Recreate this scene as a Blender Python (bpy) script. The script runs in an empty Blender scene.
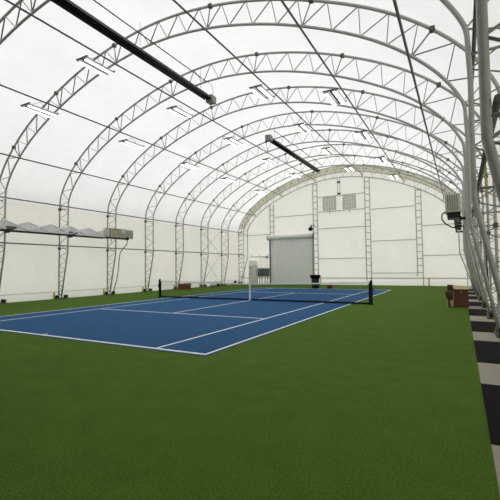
import bpy, bmesh, math, random
from mathutils import Vector, Matrix
random.seed(7)
C = bpy.context.scene.collection
SC = bpy.context.scene

# ------------------------------------------------------------------ materials
def nmat(name):
    m = bpy.data.materials.new(name); m.use_nodes = True
    nt = m.node_tree; nt.nodes.clear()
    out = nt.nodes.new('ShaderNodeOutputMaterial')
    return m, nt, out

def pbr(name, col, rough=0.6, metal=0.0, var=0.0, scale=8.0, col2=None, bump=0.0, bscale=40.0, spec=0.3, detail=4):
    m, nt, out = nmat(name)
    b = nt.nodes.new('ShaderNodeBsdfPrincipled')
    b.inputs['Roughness'].default_value = rough
    b.inputs['Metallic'].default_value = metal
    b.inputs['Specular IOR Level'].default_value = spec
    tc = nt.nodes.new('ShaderNodeTexCoord')
    n = nt.nodes.new('ShaderNodeTexNoise'); n.inputs['Scale'].default_value = scale
    n.inputs['Detail'].default_value = detail
    nt.links.new(tc.outputs['Object'], n.inputs['Vector'])
    mx = nt.nodes.new('ShaderNodeMixRGB')
    c2 = col2 if col2 else tuple(max(0, c*(1-var)) for c in col)
    mx.inputs[1].default_value = (*col, 1); mx.inputs[2].default_value = (*c2, 1)
    nt.links.new(n.outputs['Fac'], mx.inputs[0])
    nt.links.new(mx.outputs[0], b.inputs['Base Color'])
    if bump:
        n2 = nt.nodes.new('ShaderNodeTexNoise'); n2.inputs['Scale'].default_value = bscale
        nt.links.new(tc.outputs['Object'], n2.inputs['Vector'])
        bp = nt.nodes.new('ShaderNodeBump'); bp.inputs['Strength'].default_value = bump
        bp.inputs['Distance'].default_value = 0.02
        nt.links.new(n2.outputs['Fac'], bp.inputs['Height']); nt.links.new(bp.outputs[0], b.inputs['Normal'])
    nt.links.new(b.outputs[0], out.inputs[0])
    return m

def fabric(name, col, trans, tcol=None, wr=0.25):
    """translucent architectural membrane: diffuse plus light let through, soft wrinkles"""
    m, nt, out = nmat(name)
    tc = nt.nodes.new('ShaderNodeTexCoord')
    n = nt.nodes.new('ShaderNodeTexNoise'); n.inputs['Scale'].default_value = 0.6; n.inputs['Detail'].default_value = 5
    n.inputs['Roughness'].default_value = 0.65
    nt.links.new(tc.outputs['Object'], n.inputs['Vector'])
    mr = nt.nodes.new('ShaderNodeMapRange'); mr.inputs['To Min'].default_value = 0.90; mr.inputs['To Max'].default_value = 1.06
    nt.links.new(n.outputs['Fac'], mr.inputs['Value'])
    def sc(c):
        v = nt.nodes.new('ShaderNodeVectorMath'); v.operation = 'SCALE'
        v.inputs[0].default_value = c; nt.links.new(mr.outputs[0], v.inputs['Scale']); return v
    a = sc(col); b = sc(tcol or col)
    d = nt.nodes.new('ShaderNodeBsdfDiffuse'); t = nt.nodes.new('ShaderNodeBsdfTranslucent')
    nt.links.new(a.outputs[0], d.inputs[0]); nt.links.new(b.outputs[0], t.inputs[0])
    n2 = nt.nodes.new('ShaderNodeTexNoise'); n2.inputs['Scale'].default_value = 1.6; n2.inputs['Detail'].default_value = 3
    nt.links.new(tc.outputs['Object'], n2.inputs['Vector'])
    bp = nt.nodes.new('ShaderNodeBump'); bp.inputs['Strength'].default_value = wr; bp.inputs['Distance'].default_value = 0.12
    nt.links.new(n2.outputs['Fac'], bp.inputs['Height'])
    nt.links.new(bp.outputs[0], d.inputs['Normal'])
    mx = nt.nodes.new('ShaderNodeMixShader'); mx.inputs[0].default_value = trans
    nt.links.new(d.outputs[0], mx.inputs[1]); nt.links.new(t.outputs[0], mx.inputs[2])
    nt.links.new(mx.outputs[0], out.inputs[0])
    return m

def emis(name, col, s):
    m, nt, out = nmat(name)
    e = nt.nodes.new('ShaderNodeEmission'); e.inputs[0].default_value = (*col, 1); e.inputs[1].default_value = s
    nt.links.new(e.outputs[0], out.inputs[0]); return m

def netmat(name, col, pitch, wire, axes=('X', 'Z')):
    """knotted cord netting: open squares of a real mesh are let through"""
    m, nt, out = nmat(name)
    tc = nt.nodes.new('ShaderNodeTexCoord'); sp = nt.nodes.new('ShaderNodeSeparateXYZ')
    nt.links.new(tc.outputs['Object'], sp.inputs[0])
    res = []
    for ax in axes:
        f = nt.nodes.new('ShaderNodeMath'); f.operation = 'MULTIPLY'; f.inputs[1].default_value = 1/pitch
        nt.links.new(sp.outputs[ax], f.inputs[0])
        g = nt.nodes.new('ShaderNodeMath'); g.operation = 'FRACT'; nt.links.new(f.outputs[0], g.inputs[0])
        h = nt.nodes.new('ShaderNodeMath'); h.operation = 'LESS_THAN'; h.inputs[1].default_value = wire/pitch
        nt.links.new(g.outputs[0], h.inputs[0]); res.append(h)
    mxm = nt.nodes.new('ShaderNodeMath'); mxm.operation = 'MAXIMUM'
    nt.links.new(res[0].outputs[0], mxm.inputs[0]); nt.links.new(res[1].outputs[0], mxm.inputs[1])
    d = nt.nodes.new('ShaderNodeBsdfDiffuse'); d.inputs[0].default_value = (*col, 1)
    t = nt.nodes.new('ShaderNodeBsdfTransparent')
    mx = nt.nodes.new('ShaderNodeMixShader')
    nt.links.new(mxm.outputs[0], mx.inputs[0]); nt.links.new(t.outputs[0], mx.inputs[1]); nt.links.new(d.outputs[0], mx.inputs[2])
    nt.links.new(mx.outputs[0], out.inputs[0]); return m

def turfmat():
    m, nt, out = nmat('turf')
    tc = nt.nodes.new('ShaderNodeTexCoord')
    b = nt.nodes.new('ShaderNodeBsdfPrincipled'); b.inputs['Roughness'].default_value = 0.95
    b.inputs['Specular IOR Level'].default_value = 0.05
    def noise(s, d=3):
        n = nt.nodes.new('ShaderNodeTexNoise'); n.inputs['Scale'].default_value = s; n.inputs['Detail'].default_value = d
        nt.links.new(tc.outputs['Object'], n.inputs['Vector']); return n
    n1, n2, n3 = noise(0.22), noise(2.5, 5), noise(45, 4)
    m1 = nt.nodes.new('ShaderNodeMixRGB'); m1.inputs[1].default_value = (*TURF1, 1); m1.inputs[2].default_value = (*TURF2, 1)
    nt.links.new(n1.outputs['Fac'], m1.inputs[0])
    def mul(prev, n, lo, hi):
        r = nt.nodes.new('ShaderNodeMapRange'); r.inputs['To Min'].default_value = lo; r.inputs['To Max'].default_value = hi
        r.inputs['From Min'].default_value = 0.25; r.inputs['From Max'].default_value = 0.75
        nt.links.new(n.outputs['Fac'], r.inputs['Value'])
        v = nt.nodes.new('ShaderNodeVectorMath'); v.operation = 'SCALE'
        nt.links.new(prev, v.inputs[0]); nt.links.new(r.outputs[0], v.inputs['Scale']); return v.outputs[0]
    o = mul(m1.outputs[0], n2, 0.9, 1.1); o = mul(o, n3, 0.6, 1.4)
    nt.links.new(o, b.inputs['Base Color'])
    bp = nt.nodes.new('ShaderNodeBump'); bp.inputs['Strength'].default_value = 0.5; bp.inputs['Distance'].default_value = 0.01
    nt.links.new(n3.outputs['Fac'], bp.inputs['Height']); nt.links.new(bp.outputs[0], b.inputs['Normal'])
    nt.links.new(b.outputs[0], out.inputs[0]); return m

TURF1 = (0.066, 0.132, 0.018); TURF2 = (0.090, 0.160, 0.022)
M = dict(
    turf=turfmat(),
    blue=pbr('court_blue', (0.017, 0.104, 0.262), 0.8, var=0.25, scale=3, spec=0.12, detail=8, bump=0.15, bscale=120),
    line=pbr('court_line', (0.88, 0.89, 0.90), 0.8, var=0.06, scale=20, spec=0.1),
    roof=fabric('roof_membrane', (0.80, 0.80, 0.79), 0.55),
    side=fabric('side_membrane', (0.80, 0.785, 0.73), 0.50, (0.80, 0.78, 0.715)),
    skirt=fabric('skirt_membrane', (0.88, 0.87, 0.82), 0.50, wr=0.5),
    endw=fabric('end_membrane', (0.83, 0.82, 0.76), 0.52),
    band=fabric('band_membrane', (0.78, 0.76, 0.65), 0.44),
    rear=fabric('rear_dimming_membrane', (0.55, 0.55, 0.52), 0.18),  # made darker and less translucent so the near turf gets less light
    back=pbr('back_dimming_wall', (0.22, 0.22, 0.20), 0.8, var=0.2, scale=1),  # dark opaque tone chosen to cut light on the near floor
    galv=pbr('galvanised', (0.51, 0.515, 0.485), 0.5, metal=0.2, var=0.3, scale=12, spec=0.4),
    web=pbr('galvanised_web', (0.42, 0.42, 0.39), 0.55, metal=0.2, var=0.3, scale=15),
    purl=pbr('purlin_steel', (0.20, 0.20, 0.175), 0.55, metal=0.25, var=0.3, scale=9),
    girt=pbr('girt_steel', (0.44, 0.44, 0.40), 0.6, metal=0.1, var=0.2, scale=9),
    plate=pbr('foot_steel', (0.16, 0.15, 0.13), 0.6, metal=0.3, var=0.5, scale=14),
    dark=pbr('dark_rubber', (0.013, 0.012, 0.013), 0.9, spec=0.08, var=0.4, scale=25, bump=0.2),
    black=pbr('black_metal', (0.015, 0.013, 0.012), 0.5, var=0.3, scale=10),
    yellow=pbr('yellow_paint', (0.62, 0.50, 0.05), 0.6, var=0.3, scale=25),
    conc=pbr('concrete', (0.42, 0.39, 0.32), 0.85, var=0.3, scale=4, bump=0.2, bscale=30, detail=8),
    net=netmat('net_cord', (0.05, 0.05, 0.05), 0.045, 0.0035),
    tape=pbr('white_tape', (0.95, 0.95, 0.92), 0.7, var=0.1, scale=20),
    netblack=pbr('black_band', (0.012, 0.012, 0.02), 0.8, var=0.3, scale=30),
    shutter=pbr('shutter_grey', (0.86, 0.87, 0.86), 0.6, var=0.12, scale=2, metal=0.1),
    shutterp=pbr('shutter_pale', (0.93, 0.94, 0.92), 0.6, var=0.1, scale=2),
    hood=pbr('hood_white', (0.82, 0.83, 0.80), 0.6, var=0.1, scale=3),
    grille=pbr('grille_grey', (0.93, 0.93, 0.87), 0.6, var=0.25, scale=5),
    grilled=pbr('grille_bar_grey', (0.58, 0.58, 0.48), 0.7, var=0.3, scale=5),  # own grey of the grille bars and slats
    cab=pbr('cabinet_grey', (0.66, 0.69, 0.67), 0.5, var=0.12, scale=4),
    cabw=pbr('panel_white', (0.95, 0.94, 0.90), 0.6, var=0.1, scale=4),
    meter=pbr('meter_grey', (0.13, 0.145, 0.145), 0.5, var=0.2, scale=8),
    unit=pbr('unit_beige', (0.40, 0.37, 0.27), 0.5, metal=0.1, var=0.2, scale=6),
    unitg=pbr('unit_grey', (0.60, 0.59, 0.54), 0.5, metal=0.15, var=0.15, scale=6),
    lat=pbr('lattice_white', (0.95, 0.95, 0.93), 0.6, var=0.15, scale=6),
    pleat=fabric('pleated_sheet', (0.76, 0.77, 0.77), 0.5),
    pane=fabric('clear_plastic', (0.5, 0.52, 0.48), 0.5),
    carton=pbr('brown_card', (0.16, 0.066, 0.040), 0.8, var=0.35, scale=7, detail=6),
    cartond=pbr('dark_card', (0.085, 0.042, 0.03), 0.85, var=0.3, scale=8),
    tan=pbr('tan_card', (0.56, 0.45, 0.22), 0.8, var=0.25, scale=9),
    basket=pbr('orange_brown_card', (0.22, 0.095, 0.04), 0.85, var=0.5, scale=14),
    red=pbr('red_plastic', (0.16, 0.012, 0.014), 0.45, var=0.3, scale=12),
    white=pbr('white_plastic', (0.72, 0.72, 0.70), 0.5, var=0.1, scale=10),
    purple=pbr('purple_cloth', (0.06, 0.03, 0.09), 0.8, var=0.3, scale=12),
    fix=pbr('fixture_white', (0.75, 0.76, 0.77), 0.4, var=0.06, scale=10),
    fixd=pbr('fixture_gap', (0.11, 0.11, 0.105), 0.5, var=0.2, scale=10),
    lamp=emis('fluorescent', (1, 1, 0.99), 4.5),
    heat=pbr('heater_dark', (0.012, 0.009, 0.008), 0.45, metal=0.3, var=0.3, scale=8),
    heatr=pbr('heater_reflector', (0.05, 0.042, 0.036), 0.4, metal=0.5, var=0.3, scale=8),
    burner=pbr('burner_beige', (0.30, 0.28, 0.23), 0.5, var=0.2, scale=10),
)

# ------------------------------------------------------------------ geometry helpers
def add_box(bm, x0, x1, y0, y1, z0, z1, bev=0.0):
    vs = [bm.verts.new(v) for v in ((x0,y0,z0),(x1,y0,z0),(x1,y1,z0),(x0,y1,z0),(x0,y0,z1),(x1,y0,z1),(x1,y1,z1),(x0,y1,z1))]
    fs = [bm.faces.new([vs[i] for i in f]) for f in ((0,3,2,1),(4,5,6,7),(0,1,5,4),(1,2,6,5),(2,3,7,6),(3,0,4,7))]
    if bev:
        es = list({e for f in fs for e in f.edges})
        bmesh.ops.bevel(bm, geom=es, offset=bev, segments=2, affect='EDGES', profile=0.5)
    return bm

def box(x0, x1, y0, y1, z0, z1, bev=0.0): return add_box(bmesh.new(), x0, x1, y0, y1, z0, z1, bev)

def add_hex(bm, pts):
    """eight corners: bottom loop then top loop"""
    vs = [bm.verts.new(p) for p in pts]
    for f in ((0,3,2,1),(4,5,6,7),(0,1,5,4),(1,2,6,5),(2,3,7,6),(3,0,4,7)): bm.faces.new([vs[i] for i in f])
    return bm

def add_tube(bm, pts, r, seg=8, closed_caps=True):
    pts = [Vector(p) for p in pts]
    n = len(pts); T = []
    for i in range(n):
        a = (pts[i]-pts[i-1]).normalized() if i else None
        b = (pts[i+1]-pts[i]).normalized() if i < n-1 else None
        t = (a+b) if (a is not None and b is not None) else (a if b is None else b)
        if t.length < 1e-6: t = a
        T.append((t.normalized(), a if a is not None else b))
    up = Vector((0,0,1)) if abs(T[0][0].z) < 0.9 else Vector((0,1,0))
    side = T[0][0].cross(up).normalized()
    rings = []
    for p, (t, a) in zip(pts, T):
        side = (side - t*side.dot(t))
        side = side.normalized() if side.length > 1e-6 else t.orthogonal().normalized()
        nrm = t.cross(side)
        rings.append([bm.verts.new(p + (side*math.cos(2*math.pi*k/seg) + nrm*math.sin(2*math.pi*k/seg))*r) for k in range(seg)])
    for i in range(n-1):
        for k in range(seg):
            f = bm.faces.new((rings[i][k], rings[i][(k+1)%seg], rings[i+1][(k+1)%seg], rings[i+1][k])); f.smooth = True
    bm.faces.new(rings[0][::-1]); bm.faces.new(rings[-1])
    return bm

def tube(pts, r, seg=8): return add_tube(bmesh.new(), pts, r, seg)

def add_lathe(bm, prof, seg=20, loc=(0,0,0)):
    loc = Vector(loc); rings = []
    for r, z in prof:
        rings.append([bm.verts.new(loc + Vector((r*math.cos(2*math.pi*k/seg), r*math.sin(2*math.pi*k/seg), z))) for k in range(seg)])
    for i in range(len(prof)-1):
        for k in range(seg):
            f = bm.faces.new((rings[i][k], rings[i][(k+1)%seg], rings[i+1][(k+1)%seg], rings[i+1][k])); f.smooth = True
    bm.faces.new(rings[0][::-1]); bm.faces.new(rings[-1]); return bm

def obj(name, bm, mat, parent=None, label=None):
    bmesh.ops.recalc_face_normals(bm, faces=bm.faces)
    me = bpy.data.meshes.new(name); bm.to_mesh(me); bm.free()
    me.materials.append(M[mat] if isinstance(mat, str) else mat)
    o = bpy.data.objects.new(name, me); C.objects.link(o)
    if parent is not None: o.parent = parent
    if label: o['label'] = label
    return o

def tag(o, label, cat, group=None):
    o['label'] = label; o['category'] = cat
    if group: o['group'] = group
    return o

def thing(name, label, cat, loc=(0,0,0), group=None, rz=0):
    o = bpy.data.objects.new(name, None); C.objects.link(o)
    o.empty_display_size = 0.2
    o.location = loc; o.rotation_euler = (0,0,rz)
    return tag(o, label, cat, group)

def struct(name, bm, mat, parent=None):
    o = obj(name, bm, mat, parent); o['kind'] = 'structure'; return o

def copy_tree(o, parent=None):
    c = o.copy(); C.objects.link(c)
    if parent is not None: c.parent = parent
    for ch in list(o.children): copy_tree(ch, c)
    return c

def dup(o, loc, label, group=None):
    c = copy_tree(o); c.location = loc; c['label'] = label
    if group: c['group'] = group
    return c

# ------------------------------------------------------------------ arch profile (cross section of the hall)
XC = -0.34; DEPTH = 0.82; NEAR = -23.5; REAR = -16.2; FAR = 19.3
RAW = [(11.5,0),(11.5,2),(11.5,4),(11.5,5.4),(11.36,6.45),(10.55,7.7),(9.15,8.93),(7.3,9.99),(5.0,10.92),(2.5,11.55),(0,11.78)]
def outer_profile():
    P = RAW + [(-x, z) for x, z in RAW[-2::-1]]
    E = [(2*P[0][0]-P[1][0], 2*P[0][1]-P[1][1])] + P + [(2*P[-1][0]-P[-2][0], 2*P[-1][1]-P[-2][1])]
    out = []
    for i in range(1, len(E)-2):
        p0, p1, p2, p3 = E[i-1:i+3]
        for k in range(16):
            t = k/16
            out.append(tuple(.5*(2*p1[j] + (-p0[j]+p2[j])*t + (2*p0[j]-5*p1[j]+4*p2[j]-p3[j])*t*t + (-p0[j]+3*p1[j]-3*p2[j]+p3[j])*t**3) for j in (0,1)))
    out.append(P[-1]); return out
def offset(P, d):
    out = []
    for i in range(len(P)):
        a = P[max(0,i-1)]; b = P[min(len(P)-1,i+1)]
        tx, tz = b[0]-a[0], b[1]-a[1]; L = math.hypot(tx, tz)
        out.append((P[i][0]-tz/L*d, P[i][1]+tx/L*d))
    return out
OUT = outer_profile(); INN = offset(OUT, DEPTH); SKIN = offset(OUT, -0.13)
BEND = 2.88; FOOTX = 0.26
def at_index(P, u):
    i = min(int(u), len(P)-2); t = u-i
    return (P[i][0]*(1-t)+P[i+1][0]*t, P[i][1]*(1-t)+P[i+1][1]*t)
N = len(OUT)-1
def u_at_height(z, side):         # index on the inner line at a height, right (+1) or left (-1)
    rng = range(N//2) if side > 0 else range(N, N//2, -1)
    for i in rng:
        j = i+1 if side > 0 else i-1
        if INN[i][1] <= z <= INN[j][1]:
            t = (z-INN[i][1])/(INN[j][1]-INN[i][1]); return i + (t if side > 0 else -t)
def u_at_x(x):
    for i in range(20, N-20):
        if INN[i][0] >= x >= INN[i+1][0] and INN[i][1] > 5.9:
            return i + (INN[i][0]-x)/(INN[i][0]-INN[i+1][0])
def skin_pt(P, z0):               # not used below z0
    return [p for p in P if p[1] >= z0]

NODES = [u_at_height(3.24, 1), u_at_height(5.66, 1), u_at_x(9.4), u_at_x(6.15), u_at_x(2.4), u_at_x(-2.4), u_at_x(-6.2), u_at_x(-9.45), u_at_height(5.66, -1), u_at_height(3.24, -1)]
DIV = [3, 3, 4, 4, 5, 4, 4, 3, 3]

# ------------------------------------------------------------------ the setting
TURF_EDGE = 10.30
struct('floor', box(-13.2, TURF_EDGE, -23.6, 20.2, -0.3, 0.0), 'turf')
struct('floor_concrete', box(TURF_EDGE, 13.2, -23.6, 20.2, -0.3, -0.004), 'conc')

def vault(name, P, y0, y1, mat, ny=46):
    bm = bmesh.new(); rows = []
    for j in range(ny+1):
        y = y0+(y1-y0)*j/ny
        rows.append([bm.verts.new((XC+x, y, z)) for x, z in P])
    for j in range(ny):
        for i in range(len(P)-1):
            f = bm.faces.new((rows[j][i], rows[j][i+1], rows[j+1][i+1], rows[j+1][i])); f.smooth = True
    return struct(name, bm, mat)
ZS = 5.66; ZK = 0.42
iR = next(i for i in range(N) if SKIN[i][1] >= ZS); iL = N-iR
kR = next(i for i in range(N) if SKIN[i][1] >= ZK); kL = N-kR
vault('ceiling', SKIN[iR:iL+1], REAR, FAR, 'roof')
vault('wall_right', SKIN[kR:iR+1], REAR, FAR, 'side')
vault('wall_left', SKIN[iL:kL+1], REAR, FAR, 'side')
vault('ceiling_rear_dim', SKIN[iR:iL+1], NEAR, REAR, 'rear', 8)  # unseen vault behind the camera, split off and darkened to dim the near turf
vault('wall_right_rear_dim', SKIN[kR:iR+1], NEAR, REAR, 'rear', 8)
vault('wall_left_rear_dim', SKIN[iL:kL+1], NEAR, REAR, 'rear', 8)
def skirt(sgn):
    bm = bmesh.new(); n = 180; rows = []
    for j in range(n+1):
        y = NEAR+(FAR-NEAR)*j/n
        w = 0.02*math.sin(y*2.1)+0.014*math.sin(y*5.3+1)
        x0 = SKIN[kR][0]
        prof = [(x0, SKIN[kR][1]), (x0-0.03, 0.40), (x0-0.06+w*.5, 0.28), (x0-0.10+w, 0.14), (x0-0.16+w*.5, 0.0)]
        rows.append([bm.verts.new((XC+sgn*x, y, z)) for x, z in prof])
    for j in range(n):
        for i in range(4):
            f = bm.faces.new((rows[j][i], rows[j][i+1], rows[j+1][i+1], rows[j+1][i])); f.smooth = True
    return bm
struct('trim_left_skirt', skirt(-1), 'skirt')
struct('trim_right_skirt', skirt(1), 'skirt')
def seam(sgn):
    x = XC+sgn*(SKIN[kR][0]-0.035); return tube([(x, NEAR, ZK), (x, FAR-0.1, ZK)], 0.014, 6)
struct('trim_left_seam', seam(-1), 'girt'); struct('trim_right_seam', seam(1), 'girt')

# end wall: a filled fabric gable with a rolled hem above the ground
def gable(P, y, z0=0.0):
    bm = bmesh.new(); P = [p for p in P if p[1] >= z0-1e-6]
    h = len(P)//2; prev = None
    for i in range(h+1):
        a = P[i]; b = P[len(P)-1-i]
        cols = 14
        row = [bm.verts.new((XC+a[0]+(b[0]-a[0])*k/cols, y, (a[1]+b[1])/2)) for k in range(cols+1)] if a != b else [bm.verts.new((XC+a[0], y, a[1]))]
        if prev:
            if len(row) == len(prev):
                for k in range(cols): bm.faces.new((prev[k], prev[k+1], row[k+1], row[k]))
            else:
                for k in range(cols): bm.faces.new((prev[k], prev[k+1], row[0]))
        prev = row
    return bm
struct('wall_end', gable(SKIN, FAR, 0.62), 'endw')
def annulus(Pa, Pb, y, i0, i1):
    bm = bmesh.new(); prev = None
    for i in range(i0, i1+1):
        r = (bm.verts.new((XC+Pa[i][0], y, Pa[i][1])), bm.verts.new((XC+Pb[i][0], y, Pb[i][1])))
        if prev: bm.faces.new((prev[0], prev[1], r[1], r[0]))
        prev = r
    return bm
BANDI = offset(OUT, 0.62)
i55 = next(i for i in range(N) if OUT[i][1] >= 6.2)
struct('trim_end_arch', annulus(SKIN, BANDI, FAR-0.03, i55, N-i55), 'band')
def hem():
    bm = bmesh.new(); y = FAR; rows = []
    for k in range(91):
        x = XC-11.5+23.0*k/90; w = 0.015*math.sin(x*3.1)
        rows.append([bm.verts.new((x, y+d, z)) for d, z in ((-0.005,0.74),(-0.07+w,0.72),(-0.08+w,0.66),(-0.03,0.60),(-0.04+w,0.3),(-0.07+w,0.0))])
    for a, b in zip(rows, rows[1:]):
        for i in range(5):
            f = bm.faces.new((a[i], a[i+1], b[i+1], b[i])); f.smooth = True
    return bm
struct('trim_end_hem', hem(), 'skirt')
struct('trim_end_hem_line', tube([(XC-11.4, FAR-0.085, 0.68), (XC+11.4, FAR-0.085, 0.68)], 0.012, 6), 'girt')

struct('wall_back_dim', gable(SKIN, NEAR), 'back')  # unseen wall behind the camera, added dark to hold light off the foreground

# ------------------------------------------------------------------ arch trusses
def P3(p, y=0.0): return (XC+p[0], y, p[1])
def truss(label, INN=INN, end=False):
    t = thing('arch_truss', label, 'roof truss', (0,0,0), 'grey steel arch trusses')
    obj('outer_chord', tube([P3(p) for p in OUT], 0.05, 10), 'galv', t)
    inn = [p for p in INN if p[1] >= BEND]
    inner = [(OUT[0][0]-FOOTX, 0.12)] + inn + [(-OUT[0][0]+FOOTX, 0.12)]
    D = OUT[0][0]-INN[0][0]
    if end: obj('middle_chord', tube([P3(p) for p in BANDI], 0.035, 8), 'galv', t)
    obj('inner_chord', tube([P3(p) for p in inner], 0.047, 10), 'galv', t)
    # one continuous zigzag of web bar
    zz = []
    ub = u_at_height(BEND, 1); uo = ub
    xo = OUT[0][0]
    def low(f): return (xo-FOOTX-(D-FOOTX)*f, 0.12+(BEND-0.12)*f)     # on the raking leg
    leg = []
    K = 5
    for k in range(K):
        f0 = k/K
        leg.append(low(f0)); leg.append((xo, 0.12+(BEND-0.12)*(f0+0.5/K)))
    zz += leg
    v1, v2 = u_at_height(5.26, 1), u_at_height(5.26, -1)
    st = [ub, v1] + NODES[2:-2] + [v2, N-ub]
    dv = [3] + DIV[1:-1] + [3]
    for a, b, d in zip(st, st[1:], dv):
        for k in range(d):
            u0 = a+(b-a)*k/d; u1 = a+(b-a)*(k+0.5)/d
            zz.append(at_index(INN, u0)); zz.append(at_index(OUT, u1))
    zz.append(at_index(INN, N-ub))
    zz += [(-x, z) for x, z in leg[::-1]]
    obj('web_lacing', tube([P3(p) for p in zz], 0.028, 6), 'web', t)
    for u in NODES:
        a, b = at_index(INN, u), at_index(OUT, u)
        if a[1] < 6: a, b = (a[0], a[1]-.13), (b[0], b[1]-.13)
        s = obj('purlin_strut', tube([P3(a), P3(b)], 0.026, 6), 'web', t)
        lb = bmesh.new(); p = P3(b); add_box(lb, p[0]-.075, p[0]+.075, -0.075, 0.075, p[2]-.075, p[2]+.075, 0.015)
        obj('clamp', lb, 'plate', s)
    for sg in (-1, 1):
        x = XC+sg*OUT[0][0]; bm = bmesh.new()
        lo, hi = sorted((x+sg*0.09, x-sg*0.36))
        add_box(bm, lo, hi, -0.40, 0.40, 0.0, 0.06, 0.01)
        f = obj('foot', bm, 'plate', t)
        for dy in (-0.29, 0.29):
            rb = bmesh.new(); bmesh.ops.create_cone(rb, cap_ends=True, segments=16, radius1=0.10, radius2=0.10, depth=0.12,
                matrix=Matrix.Translation((x-sg*0.24, dy, 0.13)) @ Matrix.Rotation(math.pi/2, 4, 'Y'))
            obj('anchor_roller', rb, 'black', f)
        obj('anchor_stake', box(*sorted((x-sg*0.10, x-sg*0.19)), -0.45, -0.38, 0.0, 0.40 if sg < 0 else 0.2, 0.01), 'yellow', f, 'yellow anchor stake')
        obj('anchor_stake', box(*sorted((x-sg*0.28, x-sg*0.34)), 0.38, 0.43, 0.0, 0.22 if sg < 0 else 0.14, 0.01), 'yellow', f, 'yellow anchor stake')
    return t
TY = [19.0, 15.45, 11.82, 8.09, 4.36, 0.63, -3.10, -6.83, -10.56, -14.29]
TL = ['grey steel arch truss standing against the white end wall',
      'grey steel arch truss next in front of the end wall arch',
      'grey steel arch truss third counted from the end wall',
      'grey steel arch truss fourth counted from the end wall',
      'grey steel arch truss whose left foot is one bay beyond the beige wall unit',
      'grey steel arch truss that carries the beige unit with yellow sticker',
      'grey steel arch truss crossing the rail under the white lattice at its middle',
      'grey steel arch truss rising beside the leftmost end of the white lattice',
      'grey steel arch truss second nearest the camera, its right leg seen upright',
      'grey steel arch truss nearest the camera, its thick right leg at the photo edge']
t0 = truss(TL[0], offset(OUT, 1.14), True); t0.location.y = TY[0]
t1 = truss(TL[1]); t1.location.y = TY[1]
for y, l in zip(TY[2:], TL[2:]): dup(t1, (0, y, 0), l)
# dark lashings only on the end arch (they tie the gable fabric to it)
MID = offset(OUT, 0.30)
for k in range(44):
    u = 52+(N-104)*k/43; p = at_index(MID, u)
    a = at_index(MID, u-0.8); b = at_index(MID, u+0.8)
    L = math.hypot(b[0]-a[0], b[1]-a[1]); tx, tz = (b[0]-a[0])/L, (b[1]-a[1])/L
    bm = bmesh.new(); add_tube(bm, [(XC+p[0]-tx*.11, 0.0, p[1]-tz*.11), (XC+p[0]+tx*.11-tz*.03, 0.0, p[1]+tz*.11)], 0.028, 6)
    obj('lashing', bm, 'plate', t0, 'dark lashing')

for sg in (-1, 1):
    for k in range(11):
        z = 0.75+k*0.5
        xa, xb = XC+sg*(OUT[0][0]+.02), XC+sg*(OUT[0][0]-.52)
        obj('lashing', tube([(xa, .02, z), (xb, -.03, z+.16)], 0.03, 6), 'plate', t0, 'dark lashing')

# purlins
PN = [('right', 'lowest grey purlin along the right wall legs'), ('right', 'upper grey purlin along the right wall legs'),
      ('', 'long grey purlin at the right haunch of the roof'), ('', 'long grey purlin carrying the rightmost row of ceiling lights'),
      ('', 'long grey purlin under the roof right of the black heaters'), ('', 'long grey purlin under the roof left of the black heaters'),
      ('', 'long grey purlin carrying the leftmost row of ceiling lights'), ('', 'long grey purlin at the left haunch of the roof'),
      ('', 'upper grey purlin along the left wall legs, above the white lattice'), ('', 'lowest grey purlin along the left wall, below the white lattice')]
INP = offset(OUT, DEPTH+0.092)
INQ = offset(OUT, DEPTH-0.092)
def p0z(u): return at_index(INN, u)[1] < 6.0
for u, (_, lab) in zip(NODES, PN):
    leg = p0z(u)
    p = at_index(INQ if leg else INP, u)
    o = obj('purlin', tube([(XC+p[0], -14.36 if leg else REAR+0.1, p[1]), (XC+p[0], 18.94, p[1])], 0.036, 8), 'purl')
    tag(o, lab, 'purlin', 'purlins along the hall')
# crossed brace cables in the last left bays
def cables(label, y0, y1, sg):
    t = thing('brace_cable', label, 'brace cable', (0,0,0), 'crossed brace cables')
    x = XC+sg*11.58
    for a, b in (((y0, 5.6), (y1, 3.2)), ((y0, 3.2), (y1, 5.6)), ((y0, 3.2), (y1, 0.2)), ((y0, 0.2), (y1, 3.2))):
        obj('cable', tube([(x, a[0]+.14, a[1]), (x, b[0]-.14, b[1])], 0.012, 5), 'purl', t)
    return t
cables('thin crossed cables in the left wall bay second before the end wall', 11.82, 15.45, -1)
cables('thin crossed cables in the right wall bay nearest the camera', -10.56, -6.83, 1)

# ------------------------------------------------------------------ end wall framing
EY = 19.12
def column(x, w, z0l, z0r, ztop, label):
    t = thing('ladder_column', label, 'wall column', (x, EY, 0), 'ladder columns on the end wall')
    obj('chord', box(-w/2-.035, -w/2+.035, -.05, .05, z0l, ztop, .008), 'girt', t)
    obj('chord', box(w/2-.035, w/2+.035, -.05, .05, z0r, ztop, .008), 'galv', t)
    z = max(z0l, z0r)+0.3
    while z < ztop-0.1:
        obj('rung', box(-w/2+.035, w/2-.035, -.025, .025, z-.035, z+.035), 'girt', t); z += 0.62
    return t
column(-7.72, 0.44, 5.25, 5.25, 8.6, 'short ladder column above the left edge of the grey shutter door')
column(-2.80, 0.46, 0.0, 0.0, 10.35, 'tall ladder column right beside the grey shutter door')
column(2.42, 0.46, 0.35, 0.0, 10.3, 'tall ladder column right of the two wall grilles')
column(6.90, 0.46, 0.9, 0.0, 8.75, 'ladder column at the right part of the end wall')
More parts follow.
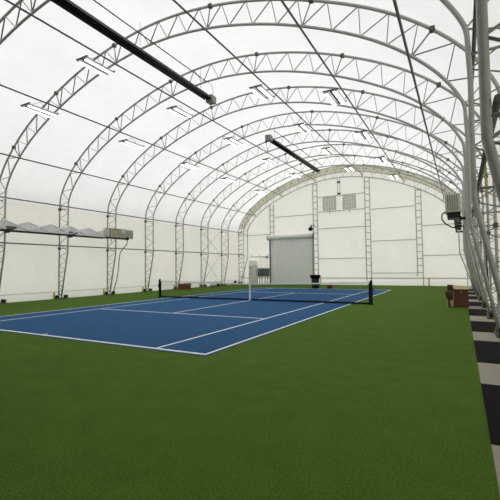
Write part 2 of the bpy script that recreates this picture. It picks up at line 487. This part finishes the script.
def short_post():
    t = thing('hanger_post', 'short twin post hanging from the end arch between the two grilles', 'post', (-0.32, EY, 0))
    for dx in (-.12, .12): obj('post_bar', box(dx-.025, dx+.025, -.03, .03, 8.95, 10.55), 'galv', t)
    for z in (9.05, 10.2): obj('clamp', box(-.16, .16, -.06, .06, z-.09, z+.09, .01), 'plate', t)
short_post()
def girt(x0, x1, z, label, r=0.032):
    o = obj('wall_girt', box(x0, x1, EY-.03, EY+.03, z-r, z+r), 'girt'); tag(o, label, 'girt', 'horizontal girts on the end wall')
girt(-11.0, -7.95, 5.38, 'girt on the end wall left of the shutter door hood')
girt(-7.48, -3.05, 7.19, 'girt on the end wall high above the shutter door')
girt(-2.55, 2.18, 8.88, 'girt running along the top edges of the two grilles')
girt(-2.55, 2.18, 7.34, 'girt running along the bottom edges of the two grilles')
girt(-2.55, 2.18, 5.64, 'middle girt on the end wall below the two grilles')
girt(-2.55, 2.18, 2.61, 'low girt on the end wall behind the black bin')
girt(2.67, 6.66, 7.22, 'uppermost girt in the end wall bay right of the grilles')
girt(2.67, 6.66, 4.17, 'middle girt in the end wall bay right of the grilles')
girt(2.67, 6.66, 1.15, 'lowest girt in the end wall bay right of the grilles')
girt(7.15, 10.9, 5.38, 'upper girt in the rightmost bay of the end wall')
girt(7.15, 10.9, 2.69, 'lower girt in the rightmost bay of the end wall')

def grille(x0, x1, z0, z1, label):
    t = thing('wall_grille', label, 'grille', (x0, EY, z0), 'wall grilles high on the end wall')
    w, h = x1-x0, z1-z0
    fr = bmesh.new()
    for b in ((0, w, 0, .06), (0, w, h-.06, h), (0, .06, .06, h-.06), (w-.06, w, .06, h-.06)): add_box(fr, b[0], b[1], -.05, .02, b[2], b[3])
    obj('frame', fr, 'girt', t)
    n = 8
    for k in range(1, n): obj('bar', box(w*k/n-.03, w*k/n+.03, -.04, .02, .06, h-.06), 'grilled', t)
    for k in range(1, n): obj('slat', box(.06, w-.06, -.03, .02, h*k/n-.03, h*k/n+.03), 'grilled', t)
    obj('pull_stub', box(w/2-.03, w/2+.03, -.05, .02, -.34, 0), 'galv', t)
grille(-1.98, -0.62, 7.46, 8.80, 'left of the two square grey grilles high on the end wall')
grille(0.06, 1.33, 7.46, 8.80, 'right of the two square grey grilles high on the end wall')

# roll-up door
def door():
    d = thing('door_1', '', 'door', (-8.0, EY, 0)); d['kind'] = 'structure'; del d['label']; del d['category']
    w = 4.9; h = 4.85
    bm = bmesh.new(); n = 40; prof = []
    for k in range(n):
        z = h*k/n; prof += [(0.0, z+.004), (-.022, z+h/n*.35), (-.022, z+h/n*.65), (0.0, z+h/n-.004)]
    L = [bm.verts.new((0.06, y, z)) for y, z in prof]; R = [bm.verts.new((w-.06, y, z)) for y, z in prof]
    for i in range(len(prof)-1): bm.faces.new((L[i], R[i], R[i+1], L[i+1]))
    obj('door_curtain', bm, 'shutter', d)
    for fx in (0.11, 0.35, 0.60, 0.83): obj('windlock_strip', box(w*fx-.03, w*fx+.03, -.045, -.024, 0.02, h), 'shutterp', d)
    for x in (0, w-.06): obj('door_rail', box(x-.03, x+.09, -.09, .0, 0, h), 'meter' if x == 0 else 'galv', d)
    hb = bmesh.new(); add_tube(hb, [(-.12, -.14, h+.16), (w+.05, -.14, h+.16)], .21, 16)
    obj('door_hood', hb, 'hood', d)
    obj('hood_bracket', box(-.2, -.1, -.3, .05, h-.12, h+.36), 'meter', d); obj('hood_bracket', box(w+.05, w+.13, -.3, .05, h-.12, h+.36), 'meter', d)
    obj('bottom_bar', box(.05, w-.05, -.06, .02, 0, .12), 'shutterp', d)
door()
l = thing('flood_lamp', 'small black lamp above the right end of the shutter door hood', 'lamp', (-3.25, EY-.05, 5.72))
lb = bmesh.new(); add_tube(lb, [(0, -.02, 0), (0, -.32, -.08)], .2, 16); obj('lamp_head', lb, 'black', l)
obj('bracket', box(-.05, .05, -.1, .06, .15, .38, .01), 'plate', l)
obj('arm', box(-.05, .4, -.02, .04, .3, .36), 'plate', l)
# electrical gear left of the door
t = thing('electrical_cabinet', 'tall grey electrical cabinet left of the shutter door', 'cabinet', (-10.42, EY-.45, 0))
obj('body', box(0, .95, 0, .42, 0.02, 2.08, .015), 'cab', t)
obj('door_leaf', box(.04, .91, -.025, 0, .1, 2.0, .008), 'cab', t)
for z in (1.75, 1.35, .95):
    obj('label_plate', box(.5, .72, -.035, -.025, z, z+.16), 'white', t, 'small white plate')
obj('knob', box(.1, .16, -.06, -.025, 1.0, 1.16), 'black', t); obj('indicator', box(.2, .34, -.035, -.025, 1.7, 1.85), 'meter', t)
t = thing('wall_panel', 'white panel on top of the tall electrical cabinet', 'panel', (-10.4, EY-.4, 2.08))
obj('body', box(0, .9, 0, .38, 0, .5, .015), 'cabw', t); obj('cover', box(.04, .86, -.02, 0, .04, .46, .008), 'cabw', t)
t = thing('cable_tray', 'pale horizontal cable tray above the electrical boxes', 'cable tray', (-10.35, EY-.3, 2.9))
obj('tray_channel', box(0, 2.25, 0, .25, 0, .16, .01), 'cabw', t)
for x in (.1, 1.1, 2.1): obj('hanger', box(x, x+.04, .1, .14, 0, .4), 'girt', t)
obj('lamp_box', box(2.0, 2.25, -.1, 0, -.08, .1), 'meter', t)
for x0, x1, lab in ((-9.35, -8.74, 'dark grey meter box next to the tall cabinet'), (-8.68, -8.06, 'dark grey meter box next to the shutter door')):
    t = thing('meter_box', lab, 'meter box', (x0, EY-.3, 0), 'dark grey meter boxes')
    w = x1-x0
    obj('body', box(0, w, 0, .25, .82, 1.72, .015), 'meter', t); obj('cover', box(.05, w-.05, -.02, 0, .88, 1.66, .006), 'meter', t)
    obj('handle', box(w-.1, w-.06, -.06, -.02, 1.2, 1.4), 'plate', t)
    for x in (.12, w-.2): obj('stand_leg', box(x, x+.08, .05, .13, 0, .82), 'girt', t)
    for x in (.14, w-.2): obj('conduit', box(x, x+.05, .1, .15, 1.72, 2.88), 'cabw', t)

# ------------------------------------------------------------------ tennis court
CT = thing('tennis_court', 'blue painted tennis court with white boundary lines', 'tennis court', (0,0,0))
obj('court_surface', box(-5.56, 5.56, -11.96, 11.96, 0.0, 0.006), 'blue', CT)
def ln(name, x0, x1, y0, y1): obj(name, box(x0, x1, y0, y1, 0.006, 0.010), 'line', CT, 'white painted line')
for x in (-5.485, 5.435): ln('doubles_sideline', x-.01, x+.06, -11.885, 11.885)
for x in (-4.14, 4.09): ln('singles_sideline', x-.01, x+.06, -11.785, 11.785)
ln('baseline', -5.435, 5.435, -11.885, -11.785); ln('baseline', -5.435, 5.435, 11.785, 11.885)
for y in (-6.425, 6.375): ln('service_line', -4.09, 4.09, y-.015, y+.065)
ln('center_line', -.035, .035, -6.36, 6.36)
for y in (-11.785, 11.655): ln('center_mark', -.025, .025, y, y+.13)
# net
NT = thing('tennis_net', 'long tennis net with white headband and black posts across the blue court', 'tennis net', (0,0,0))
def hz(x): return 0.914 + (1.04-0.914)*abs(x)/6.4
def strip(zl, zh, yoff, n=32, x0=-6.4, x1=6.4, thick=0.0):
    bm = bmesh.new(); prev = None
    for i in range(n+1):
        x = x0+(x1-x0)*i/n
        r = [bm.verts.new((x, yoff, zl(x))), bm.verts.new((x, yoff, zh(x)))]
        if thick: r += [bm.verts.new((x, yoff+thick, zh(x))), bm.verts.new((x, yoff+thick, zl(x)))]
        if prev:
            m = len(r)
            for k in range(m if thick else 1): bm.faces.new((prev[k], prev[(k+1)%m], r[(k+1)%m], r[k]))
        prev = r
    return bm
obj('netting', strip(lambda x: .05, lambda x: hz(x)-.05, 0.0), 'net', NT)
obj('headband', strip(lambda x: hz(x)-.062, lambda x: hz(x), -.012, thick=.024), 'tape', NT, 'white headband')
obj('ground_band', strip(lambda x: .012, lambda x: .095, -.012, thick=.024), 'netblack', NT, 'black ground band')
for sg in (-1, 1):
    obj('side_band', box(*sorted((sg*6.3, sg*6.36)), -.012, .012, .05, 1.0), 'netblack', NT)
    pb = bmesh.new(); add_box(pb, *sorted((sg*6.36, sg*6.47)), -.055, .055, 0.0, 1.09, .012); add_box(pb, *sorted((sg*6.38, sg*6.45)), -.035, .035, 1.085, 1.13, .01)
    post = obj('post', pb, 'netblack', NT, 'black net post')
    obj('winder', box(*sorted((sg*6.47, sg*6.53)), -.05, .05, .62, .82, .01), 'plate', post)
    obj('yellow_tip', box(*sorted((sg*6.39, sg*6.44)), -.025, .025, 1.13, 1.16), 'yellow', post)
    obj('post_base', box(*sorted((sg*6.3, sg*6.53)), -.11, .11, 0.0, .02), 'netblack', post)
obj('center_strap', box(-.045, .045, -.02, .02, 0.01, .93), 'tape', NT, 'white centre strap')

# ------------------------------------------------------------------ black mats on the concrete
mats = [(-13.8,-11.62,'black mat at the turf edge nearest the camera'), (-10.12,-7.85,'second black mat along the turf edge from the camera'), (-6.38,-4.25,'third black mat along the turf edge from the camera'),
        (-2.66,-.35,'fourth black mat along the turf edge, just before the brown carton'), (1.08,3.2,'fifth black mat along the turf edge, right beside the brown carton'), (4.85,7.1,'sixth black mat along the turf edge, behind the brown carton'),
        (8.6,10.9,'seventh black mat along the turf edge from the camera'), (12.3,14.6,'eighth black mat along the turf edge, nearest the end wall')]
for y0, y1, lab in mats:
    x1 = 11.2 if y0 < -6 else 10.92
    tag(obj('rubber_mat', box(TURF_EDGE, x1, y0, y1, -0.004, 0.012, 0.004), 'dark'), lab, 'mat', 'black mats along the right wall')

# ------------------------------------------------------------------ ceiling lights
def light(label):
    t = thing('ceiling_light', label, 'ceiling light', (0,0,0), 'twin panel ceiling lights')
    L = 0.68
    for sx in (-1, 1):
        tb = bmesh.new()
        a, b = sorted((sx*.085, sx*.30))
        add_hex(tb, [(a+.03,-L,-.03),(b-.03,-L,-.03),(b-.03,L,-.03),(a+.03,L,-.03),(a,-L,.05),(b,-L,.05),(b,L,.05),(a,L,.05)][:8])
        tr = obj('trough', tb, 'fix', t)
        obj('tube_panel', box(a+.035, b-.035, -L+.03, L-.03, -.046, -.031), 'lamp', tr, 'glowing white tube panel')
    for sy in (-1, 1):
        obj('cross_bar', box(-.33, .33, sy*L-.035, sy*L+.035, .05, .085), 'fixd', t)
        obj('hanger_wire', tube([(0, sy*.5, .085), (0, 0, .42)], .008, 5), 'fixd', t)
    obj('spine', box(-.035, .035, -L, L, .02, .05), 'fixd', t)
    return t
rows = [(6, 9.05, 'leftmost row', [-7.8,-2.2,3.25,8.5,14.3], -6.58), (5, 10.10, 'second row from the left', [-7.8,-2.4,3.1,8.6,14.0], -2.83),
        (4, 10.12, 'third row from the left', [-2.2,3.2,8.4,14.3], 2.0), (3, 9.02, 'rightmost row', [-2.35,3.2,8.8,14.4], 5.58)]
ordn = ['nearest', 'second nearest', 'third nearest', 'fourth nearest', 'fifth nearest']
first = None
for _, z, rn, ys, x in rows:
    for k, y in enumerate(ys):
        lab = f'twin panel ceiling light in the {rn}, {ordn[k]} the camera' if k < len(ys)-1 else f'twin panel ceiling light in the {rn}, closest to the end wall'
        if first is None: first = light(lab); first.location = (x, y, z)
        else: dup(first, (x, y, z), lab)

# ------------------------------------------------------------------ radiant tube heaters
def heater(y0, y1, label, near_box):
    t = thing('tube_heater', label, 'heater', (0.12, 0, 9.62), 'black tube heaters under the roof')
    rf = bmesh.new(); prof = [(-.20,-.06),(-.15,.07),(-.06,.12),(.06,.12),(.15,.07),(.20,-.06)]
    A = [rf.verts.new((x, y0, z)) for x, z in prof]; B = [rf.verts.new((x, y1, z)) for x, z in prof]
    for i in range(5): rf.faces.new((A[i], A[i+1], B[i+1], B[i]))
    o = obj('reflector', rf, 'heatr', t)
    sm = o.modifiers.new('t', 'SOLIDIFY'); sm.thickness = .012
    for dx in (-.08, .08): obj('heat_tube', tube([(dx, y0-.05, 0), (dx, y1+.05, 0)], .055, 10), 'heat', t)
    yb = y0 if near_box else y1; s = -1 if near_box else 1
    obj('burner_box', box(-.17, .17, *sorted((yb+s*.02, yb+s*.42)), -.16, .17, .02), 'burner', t, 'beige burner box')
    ye = y1 if near_box else y0
    obj('return_bend', box(-.16, .16, *sorted((ye-s*.02, ye-s*.2)), -.08, .1, .03), 'heat', t)
    y = y0+.6
    while y < y1:
        obj('hanger_chain', tube([(0, y, .12), (0, y, 1.15)], .007, 5), 'purl', t); y += (y1-y0-1.2)/2
heater(-12.6, -4.0, 'nearer black tube heater hanging under the roof', False)
heater(2.6, 11.4, 'farther black tube heater hanging under the roof toward the end wall', True)
def gas(y0, y1, yd, label):
    pts = [(-.45, y0, 10.83), (-.45, y1, 10.83)]
    o = obj('gas_pipe', tube(pts, .022, 6), 'black'); t = tag(o, label, 'pipe', 'gas pipes beside the heaters')
    drop = [(-.45, y1, 10.83), (-.3, y1+(yd-y1)*.3, 10.75), (-.05, y1+(yd-y1)*.75, 10.5), (.12, yd, 10.1), (.12, yd-.03, 9.8)]
    obj('hose', tube(drop, .014, 6), 'girt', o)
gas(-13.5, -3.25, -3.6, 'thin dark gas pipe left of the nearer heater')
gas(4.3, 13.2, 13.0, 'thin dark gas pipe beside the farther heater') if False else None
o = obj('gas_pipe', tube([(-.45, 4.3, 10.83), (-.45, 14.5, 10.83)], .02, 6), 'black'); tag(o, 'thin dark gas pipe above the farther heater', 'pipe', 'gas pipes beside the heaters')

# ------------------------------------------------------------------ folded lattice units on both walls
def lattice_unit(x, sg, ya, yb, z, label, n):
    """dark rail on wall brackets carrying a pleated pale scissor lattice from ya to yb"""
    t = thing('scissor_screen', label, 'screen', (x, 0, z), 'folded lattice screens on rails')
    obj('rail', box(-.05, .05, ya, yb, -.09, .0, .01), 'black', t, 'black rail')
    obj('rail', box(sg*.24-.03, sg*.24+.03, ya, yb, -.09, -.01, .01), 'black', t, 'black rail')
    for y in TY:
        if ya < y < yb: obj('rail_bracket', box(*sorted((-.05, sg*.36)), y-.06, y+.06, -.16, -.09, .01), 'black', t)
    for k in range(1, 9):
        y = ya+(yb-ya)*k/9
        obj('cross_rung', box(*sorted((sg*.04, sg*.22)), y-.03, y+.03, -.08, -.02), 'black', t)
    pitch = (yb-ya)/n; h = .52
    za, zb = [], []
    bm = bmesh.new(); prev = None
    for i in range(n*4+1):
        y = ya+pitch*i/4
        if i % 2 == 0:
            up = (i//2) % 2
            za.append((sg*.03, y, h if up else .04)); zb.append((sg*.07, y, .04 if up else h))
        r = (bm.verts.new((sg*(.10 if i % 2 else .20), y, .03)), bm.verts.new((sg*(.10 if i % 2 else .20), y, h*.62 if i % 2 else h-.01)))
        if prev: bm.faces.new((prev[0], prev[1], r[1], r[0]))
        prev = r
    obj('pleated_sheet', bm, 'pleat', t)
    obj('scissor_arm', tube(za, .030, 6), 'lat', t)
    obj('scissor_arm', tube(zb, .030, 6), 'lat', t)
    k = ya+.3
    for y in [q for q in TY if ya < q < yb]:
        obj('motor', box(*sorted((-.02, sg*.2)), y-.1, y+.28, .02, .2, .03), 'meter', t)
        obj('motor_cap', box(*sorted((-.06, sg*.1)), y+.1, y+.42, .09, .18, .02), 'black', t)
    return t
lattice_unit(-10.60, -1, -8.36, -0.62, 3.91, 'white scissor lattice screen on a black rail along the left wall', 3)
lattice_unit(9.92, 1, 0.5, 8.1, 3.93, 'white scissor lattice screen on a black rail along the right wall', 3)

t = thing('wall_unit', 'beige box unit with yellow sticker on the left wall trusses', 'ventilation unit', (-10.94, -0.40, 3.94))
obj('casing', box(0, .40, 0, 1.5, .0, .60, .02), 'unit', t)
obj('mount_strip', box(.40, .43, .16, .24, -.3, .62, .005), 'galv', t)
obj('corner_plate', box(.40, .42, 1.08, 1.46, .32, .58, .005), 'unitg', t)
obj('end_cap', box(-.01, .41, -.14, 0.0, .03, .58), 'unitg', t)
sb = bmesh.new(); add_tube(sb, [(.395, .50, .36), (.412, .50, .36)], .10, 14); obj('sticker', sb, 'yellow', t, 'round yellow sticker')
obj('top_flange', box(-.02, .42, -.02, 1.52, .60, .63), 'unitg', t)
obj('base_rail', box(.30, .44, -.2, 1.65, -.10, -.01, .01), 'black', t, 'black base rail')
obj('rail_knob', box(.30, .50, 1.52, 1.70, -.12, .08, .03), 'black', t)
obj('side_pane', box(.2, .22, 1.55, 2.35, .0, .62), 'pane', t, 'clear plastic side pane')
hose = [(.42, 1.62, -.13), (.42, 1.58, -.42), (.42, 1.25, -.72), (.42, .98, -1.0), (.40, .90, -1.5), (.36, .88, -2.2), (.22, .86, -2.9), (.0, .84, -3.5), (-.1, .82, -3.92)]
o = obj('hanging_cable', tube([Vector(p)+Vector((-10.94, -.40, 3.94)) for p in hose], .028, 6), 'black'); tag(o, 'black cable hanging from the beige wall unit to the floor', 'cable')

t = thing('wall_unit', 'grey louvred box unit on the right wall beside the thick columns', 'ventilation unit', (9.60, -.55, 4.02))
obj('casing', box(0, .56, .02, 1.0, 0, .72, .015), 'unitg', t)
for k in range(6): obj('louvre', box(.035+k*.085, .075+k*.085, -.035, .02, .05, .68), 'unitg', t)
for k in range(5): obj('louvre_gap', box(.082+k*.085, .113+k*.085, -.006, .02, .05, .68), 'unit', t)
obj('sill', box(-.02, .58, -.06, 1.0, -.05, .0, .01), 'unitg', t)
obj('underframe', box(.06, .54, .0, .95, -.28, -.05), 'black', t)
obj('bracket', box(.5, .95, .3, .42, -.35, -.25), 'black', t)
ch = [(9.60,-.6,3.98),(9.48,-.6,3.9),(9.46,-.6,3.7),(9.58,-.6,3.5),(9.8,-.55,3.35),(10.1,-.5,3.28)]
o = obj('hanging_cable', tube(ch, .03, 6), 'black'); tag(o, 'black looped cable under the grey louvred unit', 'cable')
ch = [(10.55,-4.9,3.75),(10.6,-4.9,3.45),(10.66,-4.6,3.2),(10.75,-4.5,2.95),(10.78,-4.5,2.4),(10.80,-4.5,1.5),(10.82,-4.5,1.0)]
o = obj('hanging_cable', tube(ch, .022, 6), 'black'); tag(o, 'black cable hanging among the right wall legs', 'cable')
# yellow ratchet straps on the right wall legs
o = obj('ratchet_strap', box(10.72, 10.77, -6.45, -6.39, 3.55, 4.5), 'yellow'); tag(o, 'yellow strap behind the thick right wall columns', 'strap')

# ------------------------------------------------------------------ loose things on the floor
t = thing('trash_bin', 'black trash bin with flared rim at the far baseline', 'bin', (-.58, 12.36, 0))
bb = bmesh.new(); add_lathe(bb, [(.29,0),(.31,.02),(.32,.4),(.32,.84),(.30,.86)], 24); obj('body', bb, 'black', t)
bb = bmesh.new(); add_lathe(bb, [(.33,.80),(.44,1.0),(.46,1.06),(.40,1.11),(.18,1.14),(.02,1.14)], 24); obj('bag_rim', bb, 'dark', t)
bb = bmesh.new(); add_lathe(bb, [(.322,.28),(.345,.30),(.345,.36),(.322,.38)], 24); obj('hoop', bb, 'plate', t)
t = thing('cool_box', 'small dark red cool box on the ground right of the black bin', 'cool box', (.70, 12.2, 0))
obj('body', box(-.19, .19, -.14, .14, 0, .24, .02), 'red', t); obj('lid', box(-.2, .2, -.15, .15, .245, .30, .015), 'red', t)
hb = bmesh.new(); add_tube(hb, [(-.205,0,.22),(-.205,0,.33),(.205,0,.33),(.205,0,.22)], .012, 6); obj('handle', hb, 'red', t)

# brown carton by the right wall
t = thing('carton', 'tall brown carton with beige open flap beside the right wall', 'carton', (9.78, .2, 0))
bx = bmesh.new()
for b in ((0,.55,0,.012,0,.80),(0,.55,.62,.632,0,.86),(0,.012,.012,.62,0,.80),(.538,.55,.012,.62,0,.80),(.012,.538,.012,.62,0,.012)): add_box(bx, *b)
obj('body', bx, 'carton', t)
fb = bmesh.new(); add_hex(fb, [(.02,-.12,.765),(.56,-.12,.765),(.57,.30,.86),(-.04,.30,.90),(.02,-.12,.777),(.56,-.12,.777),(.57,.30,.872),(-.04,.30,.912)])
obj('front_flap', fb, 'tan', t, 'beige inner side of the open flap')
fb = bmesh.new(); add_hex(fb, [(-.24,.40,.42),(0,.40,.70),(0,.43,.70),(-.24,.43,.42),(-.24,.40,.94),(.04,.40,.92),(.04,.43,.92),(-.24,.43,.94)])
obj('rear_flap', fb, 'carton', t)
fb = bmesh.new(); add_hex(fb, [(.26,-.004,.64),(.31,-.004,.64),(.31,0,.64),(.26,0,.64),(.26,-.004,.69),(.31,-.004,.69),(.31,0,.69),(.26,0,.69)]); obj('sticker', fb, 'tan', t)
t = thing('carton', 'low dark brown torn carton leaning left of the tall brown carton', 'carton', (9.46, .12, 0))
fb = bmesh.new(); add_hex(fb, [(.07,0,.33),(.28,0,.30),(.28,.34,.30),(.07,.34,.33),(-.01,-.02,.64),(.28,-.06,.52),(.30,.34,.72),(-.01,.34,.68)]); obj('body', fb, 'cartond', t)
fb = bmesh.new(); add_hex(fb, [(.20,.02,.02),(.31,.02,.02),(.31,.1,.02),(.20,.1,.02),(.17,.02,.26),(.30,.02,.36),(.30,.1,.36),(.17,.1,.26)]); obj('torn_side', fb, 'tan', t, 'yellow tan torn side')
fb = bmesh.new(); add_hex(fb, [(.04,.02,.0),(.09,.02,.0),(.09,.07,.0),(.04,.07,.0),(.05,.02,.36),(.10,.02,.36),(.10,.07,.36),(.05,.07,.36)]); obj('prop', fb, 'tan', t, 'tan upright strip')
obj('leg_board', box(.11, .19, .05, .12, 0, .33), 'cartond', t); obj('base_board', box(.11, .31, .0, .3, 0, .03), 'cartond', t)

# small things at the foot of the left wall
t = thing('brown_box', 'orange brown open box beside a truss foot on the left wall', 'box', (-10.62, 7.75, 0), rz=.2)
bx = bmesh.new()
for b in ((-.3,.3,-.62,-.6,0,.46),(-.3,.3,.58,.6,0,.5),(-.3,-.28,-.6,.58,0,.48),(.28,.3,-.6,.58,0,.44),(-.28,.28,-.6,.58,0,.02)): add_box(bx, *b)
obj('body', bx, 'basket', t)
fb = bmesh.new(); add_hex(fb, [(.3,-.55,.43),(.3,.5,.43),(.45,.5,.36),(.45,-.55,.36),(.3,-.55,.445),(.3,.5,.445),(.45,.5,.375),(.45,-.55,.375)]); obj('side_flap', fb, 'basket', t)
bx = bmesh.new(); bmesh.ops.create_uvsphere(bx, u_segments=16, v_segments=10, radius=.2, matrix=Matrix.Translation((.05,-.1,.42)) @ Matrix.Diagonal((1.1,2.0,.5,1))); obj('crumpled_paper', bx, 'basket', t)
t = thing('sports_bag', 'white and black bag lying at a left truss foot', 'bag', (-10.85, 12.75, 0))
bx = bmesh.new(); bmesh.ops.create_uvsphere(bx, u_segments=20, v_segments=12, radius=.24, matrix=Matrix.Translation((0,-.3,.21)) @ Matrix.Diagonal((1,2.0,.85,1))); obj('body', bx, 'white', t)
bx = bmesh.new(); bmesh.ops.create_uvsphere(bx, u_segments=20, v_segments=12, radius=.2, matrix=Matrix.Translation((0,.42,.2)) @ Matrix.Diagonal((1,1.6,.95,1))); obj('end_pocket', bx, 'black', t, 'black end pocket')
hb = bmesh.new(); add_tube(hb, [(.1,-.5,.36),(.14,-.2,.50),(.12,.15,.38)], .02, 6); obj('strap', hb, 'black', t)
t = thing('tool_crate', 'tiny yellow crate holding purple cloth near the end wall', 'crate', (-11.0, 16.8, 0))
bx = bmesh.new(); add_hex(bx, [(-.15,-.5,0),(.15,-.5,0),(.15,.3,0),(-.15,.3,0),(-.18,-.55,.16),(.18,-.55,.16),(.18,.35,.16),(-.18,.35,.16)]); obj('tray', bx, 'yellow', t)
bx = bmesh.new(); bmesh.ops.create_uvsphere(bx, u_segments=14, v_segments=10, radius=.2, matrix=Matrix.Translation((0,-.05,.28)) @ Matrix.Diagonal((.9,1.1,.8,1))); obj('cloth', bx, 'purple', t)
for x, y, lab in ((-2.25, 18.7, 'yellow stake at the end wall behind the black bin'), (7.6, 18.7, 'yellow stake at the foot of the rightmost end wall column')):
    t = thing('marker_stake', lab, 'stake', (x, y, 0), 'yellow stakes at the end wall')
    obj('stake', box(-.05, .05, -.04, .04, 0, .75, .01), 'yellow', t); obj('stake_plate', box(-.1, .1, -.08, .08, 0, .03), 'plate', t)

# ------------------------------------------------------------------ light
w = bpy.data.worlds.new('sky'); SC.world = w; w.use_nodes = True
nt = w.node_tree; nt.nodes.clear()
out = nt.nodes.new('ShaderNodeOutputWorld'); bg = nt.nodes.new('ShaderNodeBackground')
tc = nt.nodes.new('ShaderNodeTexCoord'); sp = nt.nodes.new('ShaderNodeSeparateXYZ'); rp = nt.nodes.new('ShaderNodeValToRGB')
mp = nt.nodes.new('ShaderNodeMapRange'); mp.inputs['From Min'].default_value = -1; mp.inputs['From Max'].default_value = 1
nt.links.new(tc.outputs['Generated'], sp.inputs[0]); nt.links.new(sp.outputs['Z'], mp.inputs['Value']); nt.links.new(mp.outputs[0], rp.inputs[0])
rp.color_ramp.elements[0].position = 0.47; rp.color_ramp.elements[0].color = (0.30, 0.29, 0.26, 1)
rp.color_ramp.elements[1].position = 0.62; rp.color_ramp.elements[1].color = (1.0, 1.0, 1.0, 1)
nt.links.new(rp.outputs[0], bg.inputs[0]); bg.inputs[1].default_value = 2.06
nt.links.new(bg.outputs[0], out.inputs[0])

# ------------------------------------------------------------------ camera (solved from the court lines)
f, cx, cy, cz, yaw, pit, rol = 383.607, 10.0964, -18.3334, 1.76073, -0.50206, 0.04685, -0.011225
F = Vector((math.sin(yaw)*math.cos(pit), math.cos(yaw)*math.cos(pit), math.sin(pit)))
R = Vector((math.cos(yaw), -math.sin(yaw), 0)); U = R.cross(F)
R2 = R*math.cos(rol)+U*math.sin(rol); U2 = -R*math.sin(rol)+U*math.cos(rol)
cam = bpy.data.cameras.new('camera'); co = bpy.data.objects.new('camera', cam); C.objects.link(co)
cam.sensor_width = 36; cam.lens = f/500*36; cam.clip_start = 0.05; cam.clip_end = 200
mw = Matrix((R2, U2, -F)).transposed().to_4x4(); mw.translation = (cx, cy, cz); co.matrix_world = mw
SC.camera = co
SC.view_settings.view_transform = 'Standard'; SC.view_settings.look = 'None'
SC.view_settings.exposure = 0.0; SC.view_settings.gamma = 1.0
SC.cycles.max_bounces = 10; SC.cycles.diffuse_bounces = 6; SC.cycles.transparent_max_bounces = 16
